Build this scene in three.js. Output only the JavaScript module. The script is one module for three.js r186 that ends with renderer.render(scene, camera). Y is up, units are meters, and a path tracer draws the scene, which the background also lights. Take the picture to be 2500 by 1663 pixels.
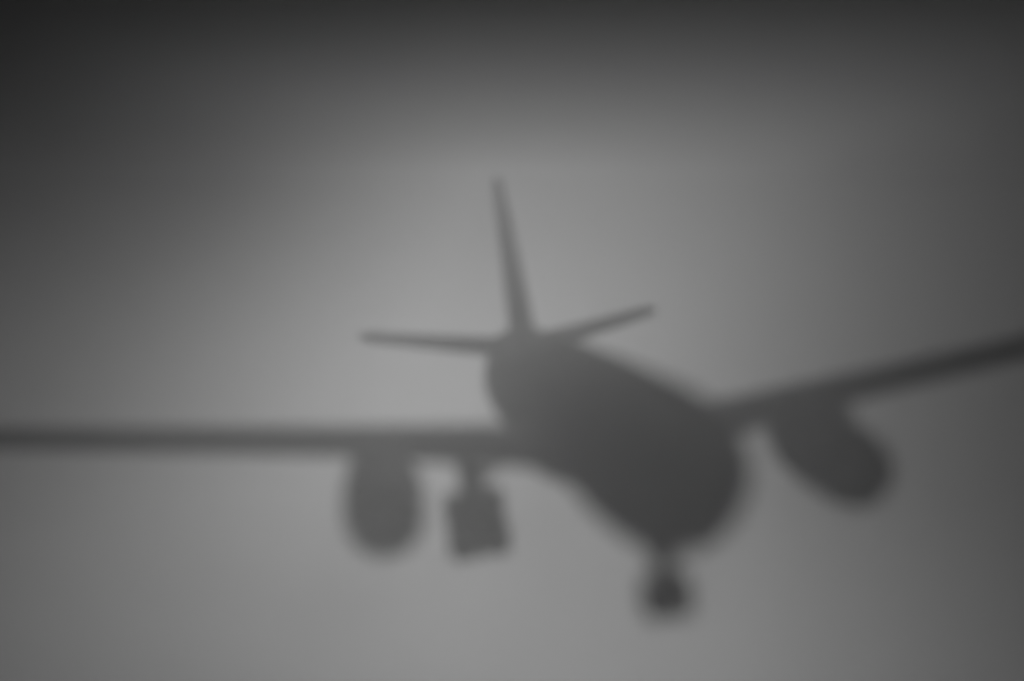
import * as THREE from 'three';
import { mergeGeometries, mergeVertices } from 'three/addons/utils/BufferGeometryUtils.js';
import { ImprovedNoise } from 'three/addons/math/ImprovedNoise.js';

// ---------------------------------------------------------------- camera, sky, sun, exposure
const R = THREE.MathUtils.degToRad;
const scene = new THREE.Scene();
const renderer = new THREE.WebGLRenderer({ antialias: true });
renderer.setSize(1024, 681);
renderer.toneMapping = THREE.LinearToneMapping;
renderer.toneMappingExposure = 1.85;
renderer.shadowMap.enabled = true;

const FOV = 19.88, EYE = 120, LOOK = -1.6;                 // level with the tail fin of an airliner on its approach
const camera = new THREE.PerspectiveCamera(FOV, 1024 / 681, 0.5, 4000);
camera.filmGauge = 350;                                     // a long lens with a very large opening, focused beyond the aircraft
camera.position.set(0, EYE, 0);
camera.rotation.set(R(LOOK), 0, 0);
camera.updateMatrixWorld();
camera.focus = 230;
camera.userData.fStop = camera.getFocalLength() / 1000 / 2.0;
scene.add(camera);

// The sky: a veiled sun glows through mist, the air round it falls away to dark grey cloud.
const SKY_LIFT = 16;                                        // the glow stands this far up in the sky's own frame
const glowAz = -0.188, glowEl = -2.6;                       // degrees from the line of sight
const AIR = 0.0008, GLOW = 0.213, LOW = 0.038;                  // dark cloud, glow, pale mist below the horizon
function skyRadiance(az, el) {                              // degrees away from the sun
  const x0 = az, y0 = el;
  const x = x0 + 0.35 * y0;
  const sx = 12.8 + (11.8 - 12.8) / (1 + Math.exp(-x / 3)), sy = 18.0 + (4.9 - 18.0) / (1 + Math.exp(-y0 / 3));
  const y = y0 - 0.263 * x;
  return AIR + GLOW * Math.exp(-Math.pow(Math.hypot(x / sx, y / sy), 1.578));
}
{
  const w = 2048, h = 1024, data = new Float32Array(w * h * 4);
  for (let j = 0; j < h; j++) for (let i = 0; i < w; i++) {
    const phi = ((i + 0.5) / w - 0.5) * 2 * Math.PI, el = ((j + 0.5) / h - 0.5) * Math.PI;
    const x = Math.cos(el) * Math.cos(phi), y = Math.sin(el), z = Math.cos(el) * Math.sin(phi);
    // angles about the sky's middle direction (0, sin lift, -cos lift)
    const c = Math.cos(R(SKY_LIFT)), s = Math.sin(R(SKY_LIFT)), d = y * s - z * c, up = y * c + z * s;
    const az = THREE.MathUtils.radToDeg(Math.atan2(x, Math.max(d, 1e-6))), e2 = THREE.MathUtils.radToDeg(Math.atan2(up, Math.hypot(x, d)));
    let L = d > 0 ? skyRadiance(az - glowAz, e2 - glowEl) : AIR;
    L += (LOW - L) * THREE.MathUtils.smoothstep(-el, -R(5.5), 0);
    const k = (j * w + i) * 4;
    data[k] = L; data[k + 1] = L; data[k + 2] = L; data[k + 3] = 1;
  }
  const t = new THREE.DataTexture(data, w, h, THREE.RGBAFormat, THREE.FloatType);
  t.mapping = THREE.EquirectangularReflectionMapping; t.magFilter = THREE.LinearFilter; t.minFilter = THREE.LinearFilter; t.needsUpdate = true;
  scene.background = t; scene.environment = t;
  scene.backgroundRotation.set(R(LOOK - SKY_LIFT), 0, 0); scene.environmentRotation.set(R(LOOK - SKY_LIFT), 0, 0);
}
const sun = new THREE.DirectionalLight(0xffffff, 4.6);
{
  const el = R(45), az = R(22);
  sun.position.set(Math.sin(az) * Math.cos(el) * 300, EYE + Math.sin(el) * 300, -Math.cos(az) * Math.cos(el) * 300);
  sun.target.position.set(0, EYE, 0); scene.add(sun, sun.target);
  sun.castShadow = true; sun.shadow.radius = 26; sun.shadow.mapSize.set(2048, 2048);
  Object.assign(sun.shadow.camera, { left: -160, right: 160, top: 160, bottom: -160, near: 1, far: 700 });
}
scene.fog = new THREE.FogExp2(0xf2f2f2, 0.006);            // mist between the camera and the tail

// ---------------------------------------------------------------- materials
const perlin = new ImprovedNoise();
function noiseTexture(size, scales, lo, hi) {               // faint, uneven soiling of the paint
  const a = new Uint8Array(size * size * 4);
  for (let j = 0; j < size; j++) for (let i = 0; i < size; i++) {
    let n = 0, sum = 0;
    for (const [s, amp] of scales) { n += amp * perlin.noise(i / size * s, j / size * s * 0.4, s * 1.7); sum += amp; }
    const v = Math.round(255 * THREE.MathUtils.clamp(lo + (hi - lo) * (0.5 + n / sum * 0.8), 0, 1)), k = (j * size + i) * 4;
    a[k] = a[k + 1] = a[k + 2] = v; a[k + 3] = 255;
  }
  const t = new THREE.DataTexture(a, size, size); t.wrapS = t.wrapT = THREE.RepeatWrapping;
  t.magFilter = THREE.LinearFilter; t.minFilter = THREE.LinearFilter; t.needsUpdate = true; return t;
}
const grain = noiseTexture(256, [[5, 1], [17, 0.6], [53, 0.35]], 0.8, 1);
const mat = (c, roughness, metalness = 0, map = null) => { const m = new THREE.MeshPhysicalMaterial({ specularIntensity: 0, roughness, metalness, map, side: THREE.DoubleSide }); m.color.setRGB(c, c, c); return m; };
const M = {
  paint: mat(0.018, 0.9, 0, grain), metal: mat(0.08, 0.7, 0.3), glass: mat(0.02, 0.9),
  rubber: mat(0.035, 0.85), strut: mat(0.06, 0.7, 0.2), fan: mat(0.06, 0.6, 0.3),
};

// ---------------------------------------------------------------- shape helpers (aircraft axes: X to the nose, Y up, Z to starboard)
function loft(rings, capStart = true, capEnd = true) {      // rings of equal length, each a closed loop
  const n = rings[0].length, pos = [], uv = [], idx = [];
  rings.forEach((ring, i) => { for (let k = 0; k <= n; k++) { const p = ring[k % n]; pos.push(p[0], p[1], p[2]); uv.push(k / n * 2, i / (rings.length - 1) * 3); } });
  for (let i = 0; i < rings.length - 1; i++) for (let k = 0; k < n; k++) { const a = i * (n + 1) + k, b = a + n + 1; idx.push(a, b, a + 1, b, b + 1, a + 1); }
  const cap = (i, flip) => {
    const c = [0, 1, 2].map((q) => rings[i].reduce((s, p) => s + p[q], 0) / n), at = pos.length / 3;
    pos.push(...c); uv.push(0.5, 0.5);
    for (const p of rings[i]) { pos.push(...p); uv.push(0.5, 0.5); }
    for (let k = 0; k < n; k++) { const a = at + 1 + k, b = at + 1 + (k + 1) % n; flip ? idx.push(at, b, a) : idx.push(at, a, b); }
  };
  if (capStart) cap(0, true); if (capEnd) cap(rings.length - 1, false);
  const g = new THREE.BufferGeometry();
  g.setAttribute('position', new THREE.Float32BufferAttribute(pos, 3)); g.setAttribute('uv', new THREE.Float32BufferAttribute(uv, 2)); g.setIndex(idx); g.computeVertexNormals();
  return g;
}
const smooth = (ts, vs, t) => {                             // Catmull-Rom through (ts, vs), ts rising
  let i = 0; while (i < ts.length - 2 && t > ts[i + 1]) i++;
  const u = THREE.MathUtils.clamp((t - ts[i]) / (ts[i + 1] - ts[i]), 0, 1), h = ts[i + 1] - ts[i];
  const slope = (k) => k <= 0 ? (vs[1] - vs[0]) / (ts[1] - ts[0]) : k >= ts.length - 1 ? (vs[k] - vs[k - 1]) / (ts[k] - ts[k - 1]) : (vs[k + 1] - vs[k - 1]) / (ts[k + 1] - ts[k - 1]);
  const a = slope(i) * h, b = slope(i + 1) * h, u2 = u * u, u3 = u2 * u;
  return vs[i] * (2 * u3 - 3 * u2 + 1) + a * (u3 - 2 * u2 + u) + vs[i + 1] * (-2 * u3 + 3 * u2) + b * (u3 - u2);
};
const NF = 14;
function airfoil(chord, tc) {                               // closed loop in (back, up) from the trailing edge over the top to the nose and back below
  const pts = [], y = (x) => 5 * tc * chord * (0.2969 * Math.sqrt(x) - 0.126 * x - 0.3516 * x * x + 0.2843 * x ** 3 - 0.1015 * x ** 4);
  for (let k = 0; k <= NF; k++) { const x = 0.5 * (1 + Math.cos(Math.PI * k / NF)); pts.push([x * chord, y(x) + 0.012 * chord * (1 - (2 * x - 1) ** 2) + 0.01]); }
  for (let k = NF - 1; k > 0; k--) { const x = 0.5 * (1 + Math.cos(Math.PI * k / NF)); pts.push([x * chord, -y(x) + 0.012 * chord * (1 - (2 * x - 1) ** 2) - 0.01]); }
  return pts;
}
// a lifting surface from stations [span, leading edge X, height, chord, thickness/chord, incidence in degrees], laid on Z (or on Y for the fin)
function surface(stations, side, upright = false) {
  const rings = stations.map(([sp, le, ht, ch, tc, inc]) => airfoil(ch, tc).map(([bk, up]) => {
    const a = R(inc), b = bk - ch * 0.35, dx = -(b * Math.cos(a) + up * Math.sin(a)) - ch * 0.35, dy = up * Math.cos(a) - b * Math.sin(a);
    return upright ? [le + dx, sp, ht + dy] : [le + dx, ht + dy, side * sp];
  }));
  return loft(rings, true, true);
}
function rod(a, b, r0, r1 = r0, n = 14) {
  const A = new THREE.Vector3(...a), B = new THREE.Vector3(...b), g = new THREE.CylinderGeometry(r1, r0, A.distanceTo(B), n);
  g.applyQuaternion(new THREE.Quaternion().setFromUnitVectors(new THREE.Vector3(0, 1, 0), B.clone().sub(A).normalize()));
  g.translate(...A.add(B).multiplyScalar(0.5).toArray()); return g;
}
function box(w, h, d, at, rot = [0, 0, 0]) { const g = new THREE.BoxGeometry(w, h, d); g.applyMatrix4(new THREE.Matrix4().makeRotationFromEuler(new THREE.Euler(...rot))); g.translate(...at); return g; }
function lathe(profile, n = 40) {                           // (back, radius) turned about the X axis
  const g = new THREE.LatheGeometry(profile.map(([b, r]) => new THREE.Vector2(r, b)), n); g.rotateZ(Math.PI / 2); return g;   // +Y goes to -X
}
function part(name, geometry, material, parent, label) {
  const m = new THREE.Mesh(Array.isArray(geometry) ? mergeGeometries(geometry.map((g) => { const q = g.index ? g.toNonIndexed() : g; for (const k of Object.keys(q.attributes)) if (!['position', 'normal', 'uv'].includes(k)) q.deleteAttribute(k); return q; })) : geometry, material);
  m.name = name; m.castShadow = m.receiveShadow = true; if (label) m.userData.label = label;
  parent.add(m); return m;
}

// ---------------------------------------------------------------- cloud: two dark banks overhead, sunlight falls through the gap between them
M.cloud = mat(0.3, 1);
function cloudBank(x0, x1, y0, y1, z0, z1) {          // a thick slab with billows on every side, ragged along the gap
  const g0 = new THREE.BoxGeometry(x1 - x0, y1 - y0, z1 - z0, 40, 5, 70); g0.deleteAttribute('normal'); g0.deleteAttribute('uv');
  const g = mergeVertices(g0, 0.01), p = g.attributes.position, v = new THREE.Vector3();
  g.translate((x0 + x1) / 2, (y0 + y1) / 2, (z0 + z1) / 2);
  for (let k = 0; k < p.count; k++) {
    v.fromBufferAttribute(p, k);
    const n = perlin.noise(v.x / 26, v.y / 26, v.z / 26) + 0.5 * perlin.noise(v.x / 11 + 9, v.y / 11, v.z / 11);
    const m = perlin.noise(v.x / 24 + 40, v.y / 24, v.z / 24) + 0.5 * perlin.noise(v.x / 10 + 70, v.y / 10, v.z / 10);
    p.setXYZ(k, v.x + 3 * m, v.y + 7 * n, v.z + 8 * m);
  }
  g.computeVertexNormals();
  const o = new THREE.Mesh(g, M.cloud); o.name = 'cloud'; o.castShadow = o.receiveShadow = true; o.userData.kind = 'structure'; scene.add(o); return o;
}
const GAP = 12.5, GAP_X = 20.4;
cloudBank(-170, GAP_X - GAP, EYE + 48, EYE + 68, -270, 70);
cloudBank(GAP_X + GAP, 170, EYE + 48, EYE + 68, -270, 70).name = 'cloud_001';
cloudBank(GAP_X - GAP - 6, GAP_X + GAP + 6, EYE + 50, EYE + 66, -91, 70).name = 'cloud_002';

// ---------------------------------------------------------------- the airliner
const plane = new THREE.Group(); plane.name = 'airliner';
plane.userData = { label: 'grey twin-engine airliner with its landing gear down, blurred in bright mist', category: 'airliner' };
{
  // attitude and place, read from the photograph: seen from ahead, a little above and to starboard, in a slight bank
  const A = new THREE.Matrix4().set(0, 0, -1, 0, 0, 1, 0, 0, 1, 0, 0, 0, 0, 0, 0, 1);
  const m = new THREE.Matrix4().makeRotationX(R(LOOK)).setPosition(0, EYE, 0)
    .multiply(new THREE.Matrix4().makeTranslation(3.013, -3.16, -91.4))
    .multiply(new THREE.Matrix4().makeRotationZ(0.088)).multiply(new THREE.Matrix4().makeRotationX(0.061)).multiply(new THREE.Matrix4().makeRotationY(0.102))
    .multiply(A).multiply(new THREE.Matrix4().makeTranslation(28, 0, 0));
  m.decompose(plane.position, plane.quaternion, plane.scale);
  scene.add(plane);
}

// fuselage: stations from the nose back
const RF = 2.85;
const fx = [0, 0.35, 1, 2.5, 5, 8, 12, 20, 30, 38, 44, 50, 55, 57.4, 58.2];
const fr = [0.03, 0.28, 0.49, 0.75, 0.945, 1.01, 1, 1, 1, 1, 0.9, 0.66, 0.38, 0.2, 0.06];
const fy = [-0.31, -0.305, -0.29, -0.22, -0.14, -0.08, -0.04, 0, 0, 0, 0.1, 0.3, 0.47, 0.56, 0.6];
function fuselageRing(s, grow = 1, n = 48) {
  const r = smooth(fx, fr, s) * RF * grow, y = smooth(fx, fy, s) * RF, ring = [];
  for (let k = 0; k < n; k++) { const a = k / n * 2 * Math.PI; ring.push([-s, y + r * Math.cos(a) * 1.02, r * Math.sin(a) * (1.1 - 0.17 * Math.max(0, -Math.cos(a)))]); }
  return ring;
}
{
  const rings = [];
  for (let s = 0; s <= 58.2001; s += s < 2 ? 0.1 : s < 10 ? 0.5 : s < 38 ? 2 : 0.8) rings.push(fuselageRing(Math.min(s, 58.2)));
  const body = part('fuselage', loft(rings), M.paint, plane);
  // windscreen panes, set just proud of the skin
  const spots = [[-1.0, -0.72], [-0.68, -0.36], [-0.33, -0.03], [0.03, 0.33], [0.36, 0.68], [0.72, 1.0]];
  for (const [a0, a1] of spots) {
    const g = new THREE.PlaneGeometry(1, 1, 5, 5), p = g.attributes.position;
    for (let k = 0; k < p.count; k++) {
      const a = a0 + (a1 - a0) * (p.getX(k) + 0.5), v = p.getY(k) + 0.5, s = 3.0 + 0.9 * v + 0.25 * Math.abs(a);
      const r = smooth(fx, fr, s) * RF * 1.006, y = smooth(fx, fy, s) * RF;
      p.setXYZ(k, -s, y + r * Math.cos(a) * 1.02, r * Math.sin(a) * 1.1);
    }
    g.computeVertexNormals(); part('windscreen_pane', g, M.glass, body);
  }
}
{ // belly fairing between the wings
  const rings = [];
  for (let k = 0; k <= 20; k++) {
    const u = k / 20, s = 16.5 + 20 * u, f = Math.sin(Math.PI * u) ** 0.55, ring = [];
    for (let q = 0; q < 32; q++) { const a = q / 32 * 2 * Math.PI; ring.push([-s, -1.7 + Math.cos(a) * (0.25 + 1.15 * f), Math.sin(a) * (0.6 + 2.35 * f)]); }
    rings.push(ring);
  }
  part('belly_fairing', loft(rings), M.paint, plane);
}

// wings with flaps and track fairings
const wingStations = [[0.8, -16.6, -1.02, 11.4, 0.15, 3], [2.6, -17.8, -0.94, 10.6, 0.175, 3], [6, -20, -0.70, 8.8, 0.19, 2.5], [10, -22.4, -0.34, 7.2, 0.19, 2], [16, -26.1, -0.02, 6.1, 0.21, 1], [22, -29.6, 0.28, 5.2, 0.235, 0.5], [27, -32.6, 0.55, 4.5, 0.255, 0], [30.2, -34.6, 0.72, 3.8, 0.26, 0], [30.9, -35.5, 0.78, 2.1, 0.2, 0]];
const at = (z, k) => smooth(wingStations.map((s) => s[0]), wingStations.map((s) => s[k]), z);
for (const side of [1, -1]) {
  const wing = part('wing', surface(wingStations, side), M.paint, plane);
  for (const [z0, z1] of [[3.2, 9.4], [10.6, 20.5]]) {      // inboard and outboard flap, lowered
    const st = [z0, (z0 + z1) / 2, z1].map((z) => [z, at(z, 1) - at(z, 3) * 0.86, at(z, 2) - at(z, 3) * 0.045 - 0.14, at(z, 3) * 0.26, 0.14, 26]);
    part('flap', surface(st, side), M.paint, wing);
  }
  for (const z of [6.6, 12.6, 16.4, 20]) {                  // flap track fairings
    const ch = at(z, 3), x0 = at(z, 1) - ch * 0.5, y0 = at(z, 2) - 0.35, rings = [];
    for (let k = 0; k <= 10; k++) { const u = k / 10, f = Math.sin(Math.PI * Math.min(0.98, u * 0.94 + 0.03)) ** 0.6, ring = []; for (let q = 0; q < 12; q++) { const a = q / 12 * 2 * Math.PI; ring.push([x0 - u * ch * 0.62, y0 - 0.28 * u + Math.cos(a) * 0.36 * f, side * z + Math.sin(a) * 0.24 * f]); } rings.push(ring); }
    part('flap_track_fairing', loft(rings), M.paint, wing);
  }
}

// engines: nacelle with open intake, fan, spinner, exhaust cone and pylon
function engine(side) {
  const e = new THREE.Group(); e.name = 'engine'; plane.add(e); e.position.set(-15.1, -2.56, side * 9.82); e.rotation.set(0, R(-2.2 * side), R(-5.5));
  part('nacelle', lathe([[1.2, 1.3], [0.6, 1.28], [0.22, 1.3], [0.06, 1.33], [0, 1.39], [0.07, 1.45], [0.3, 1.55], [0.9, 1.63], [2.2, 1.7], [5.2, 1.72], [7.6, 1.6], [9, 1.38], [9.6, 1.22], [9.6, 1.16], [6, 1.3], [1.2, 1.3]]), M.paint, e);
  const blades = [new THREE.CylinderGeometry(1.28, 1.28, 0.06, 32).rotateZ(Math.PI / 2).translate(-1.35, 0, 0)];
  for (let k = 0; k < 22; k++) { const b = new THREE.BoxGeometry(0.3, 0.95, 0.03); b.rotateY(0.7); b.translate(-1.15, 0.76, 0); b.rotateX(k / 22 * 2 * Math.PI); blades.push(b); }
  part('fan', blades, M.fan, e);
  part('spinner', lathe([[0.55, 0.01], [0.62, 0.12], [0.85, 0.28], [1.12, 0.38], [1.3, 0.4]], 24), M.metal, e);
  part('exhaust_cone', lathe([[8.6, 1.05], [9.6, 0.9], [10.3, 0.7], [10.35, 0.6], [10.4, 0.5], [11.2, 0.08]], 28), M.metal, e);
  const rings = [];
  for (const [x, y0, y1, t] of [[-2.4, 1.35, 1.8, 0.3], [-4, 1.1, 2.2, 1.15], [-6.5, 0.9, 2.25, 1.35], [-9.5, 0.6, 1.8, 1.0], [-12, 0.7, 1.3, 0.12]])
    rings.push(Array.from({ length: 16 }, (_, q) => { const a = q / 16 * 2 * Math.PI; return [x, (y0 + y1) / 2 + (y1 - y0) / 2 * Math.cos(a), t * Math.sin(a)]; }));
  part('pylon', loft(rings), M.paint, e);
}
engine(1); engine(-1);

// tail
part('tail_fin', surface([[1.9, -43.5, 0, 10.6, 0.13, 0], [3.2, -45.2, 0, 8.9, 0.13, 0], [6, -47.9, 0, 7.2, 0.135, 0], [9, -50.8, 0, 5.6, 0.145, 0], [11.2, -53.1, 0, 4.3, 0.14, 0], [11.75, -53.8, 0, 3.2, 0.12, 0]], 1, true), M.paint, plane);
{ // dorsal fillet in front of and beside the fin root
  const rings = [];
  for (let k = 0; k <= 12; k++) { const u = k / 12, x = -40 - 12 * u, f = Math.sin(Math.PI * (0.06 + 0.86 * u)), ring = []; for (let q = 0; q < 16; q++) { const a = q / 16 * 2 * Math.PI; ring.push([x, 2.2 - 0.1 * u + Math.cos(a) * 0.95 * f, Math.sin(a) * 0.95 * f]); } rings.push(ring); }
  part('fin_fillet', loft(rings), M.paint, plane);
}
for (const side of [1, -1])
  part('tailplane', surface([[0.3, -48.2, 1.6, 7, 0.16, 0], [2, -49.5, 1.78, 6.1, 0.175, 0], [5, -51.9, 2.2, 4.8, 0.18, 0], [8.5, -54.6, 2.7, 3.3, 0.19, 0], [9.15, -55.4, 2.8, 1.8, 0.16, 0]], side), M.paint, plane);

// landing gear
function wheel(parent, at3, r, w) {
  const b = w / 2, c = Math.min(0.16, w * 0.3);
  const prof = [[-b * 0.6, r * 0.45], [-b, r * 0.55], [-b, r - c], [-b + c * 0.35, r - c * 0.3], [-b + c, r], [b - c, r], [b - c * 0.35, r - c * 0.3], [b, r - c], [b, r * 0.55], [b * 0.6, r * 0.45]];
  const g = lathe(prof, 32); g.rotateY(Math.PI / 2); g.translate(...at3);
  const t = part('tyre', g, M.rubber, parent);
  const h = new THREE.CylinderGeometry(r * 0.52, r * 0.52, w * 0.66, 24).rotateX(Math.PI / 2); h.translate(...at3);
  part('wheel_hub', h, M.strut, parent);
  return t;
}
for (const side of [1, -1]) {
  const g = new THREE.Group(); g.name = 'main_landing_gear'; plane.add(g); g.position.set(-29, -1.12, side * 5.08);
  part('strut', [rod([0, 0, 0], [0, -2.4, 0], 0.56, 0.52), rod([0, -2.2, 0], [0, -4.1, 0], 0.42, 0.4), rod([0, -0.6, -side * 2], [0, -2.3, 0], 0.16)], M.strut, g);
  part('gear_door', box(1.5, 2.1, 0.1, [0.1, -1.3, side * 0.62], [side * 0.06, 0, 0]), M.paint, g);
  const tilt = 0.68, fwd = 1.0 * Math.cos(tilt), dn = 1.0 * Math.sin(tilt), yB = -4.0;
  part('bogie_beam', [rod([fwd, yB - dn, 0], [-fwd, yB + dn, 0], 0.2), rod([fwd, yB - dn, -0.95], [fwd, yB - dn, 0.95], 0.12), rod([-fwd, yB + dn, -0.95], [-fwd, yB + dn, 0.95], 0.12)], M.strut, g);
  for (const [sx, sy] of [[fwd, yB - dn], [-fwd, yB + dn]]) for (const z of [-0.72, 0.72]) wheel(g, [sx, sy - z * 0.08, z], 0.86, 1.36);
}
{
  const g = new THREE.Group(); g.name = 'nose_landing_gear'; plane.add(g); g.position.set(-7.4, -2.5, 0);
  part('strut', [rod([-0.2, 0, 0], [0, -1.6, 0], 0.48, 0.46), rod([0, -1.5, 0], [0.05, -2.75, 0], 0.36), rod([-1.7, 0, 0], [-0.05, -1.5, 0], 0.12), rod([0.05, -2.68, -0.6], [0.05, -2.68, 0.6], 0.1)], M.strut, g);
  for (const z of [-1, 1]) part('gear_door', box(1.9, 0.95, 0.06, [-0.4, -0.62, z * 0.48], [-z * 0.1, 0, 0]), M.paint, g);
  for (const z of [-0.45, 0.45]) wheel(g, [0.05, -2.66, z], 0.86, 0.82);
}

renderer.render(scene, camera);
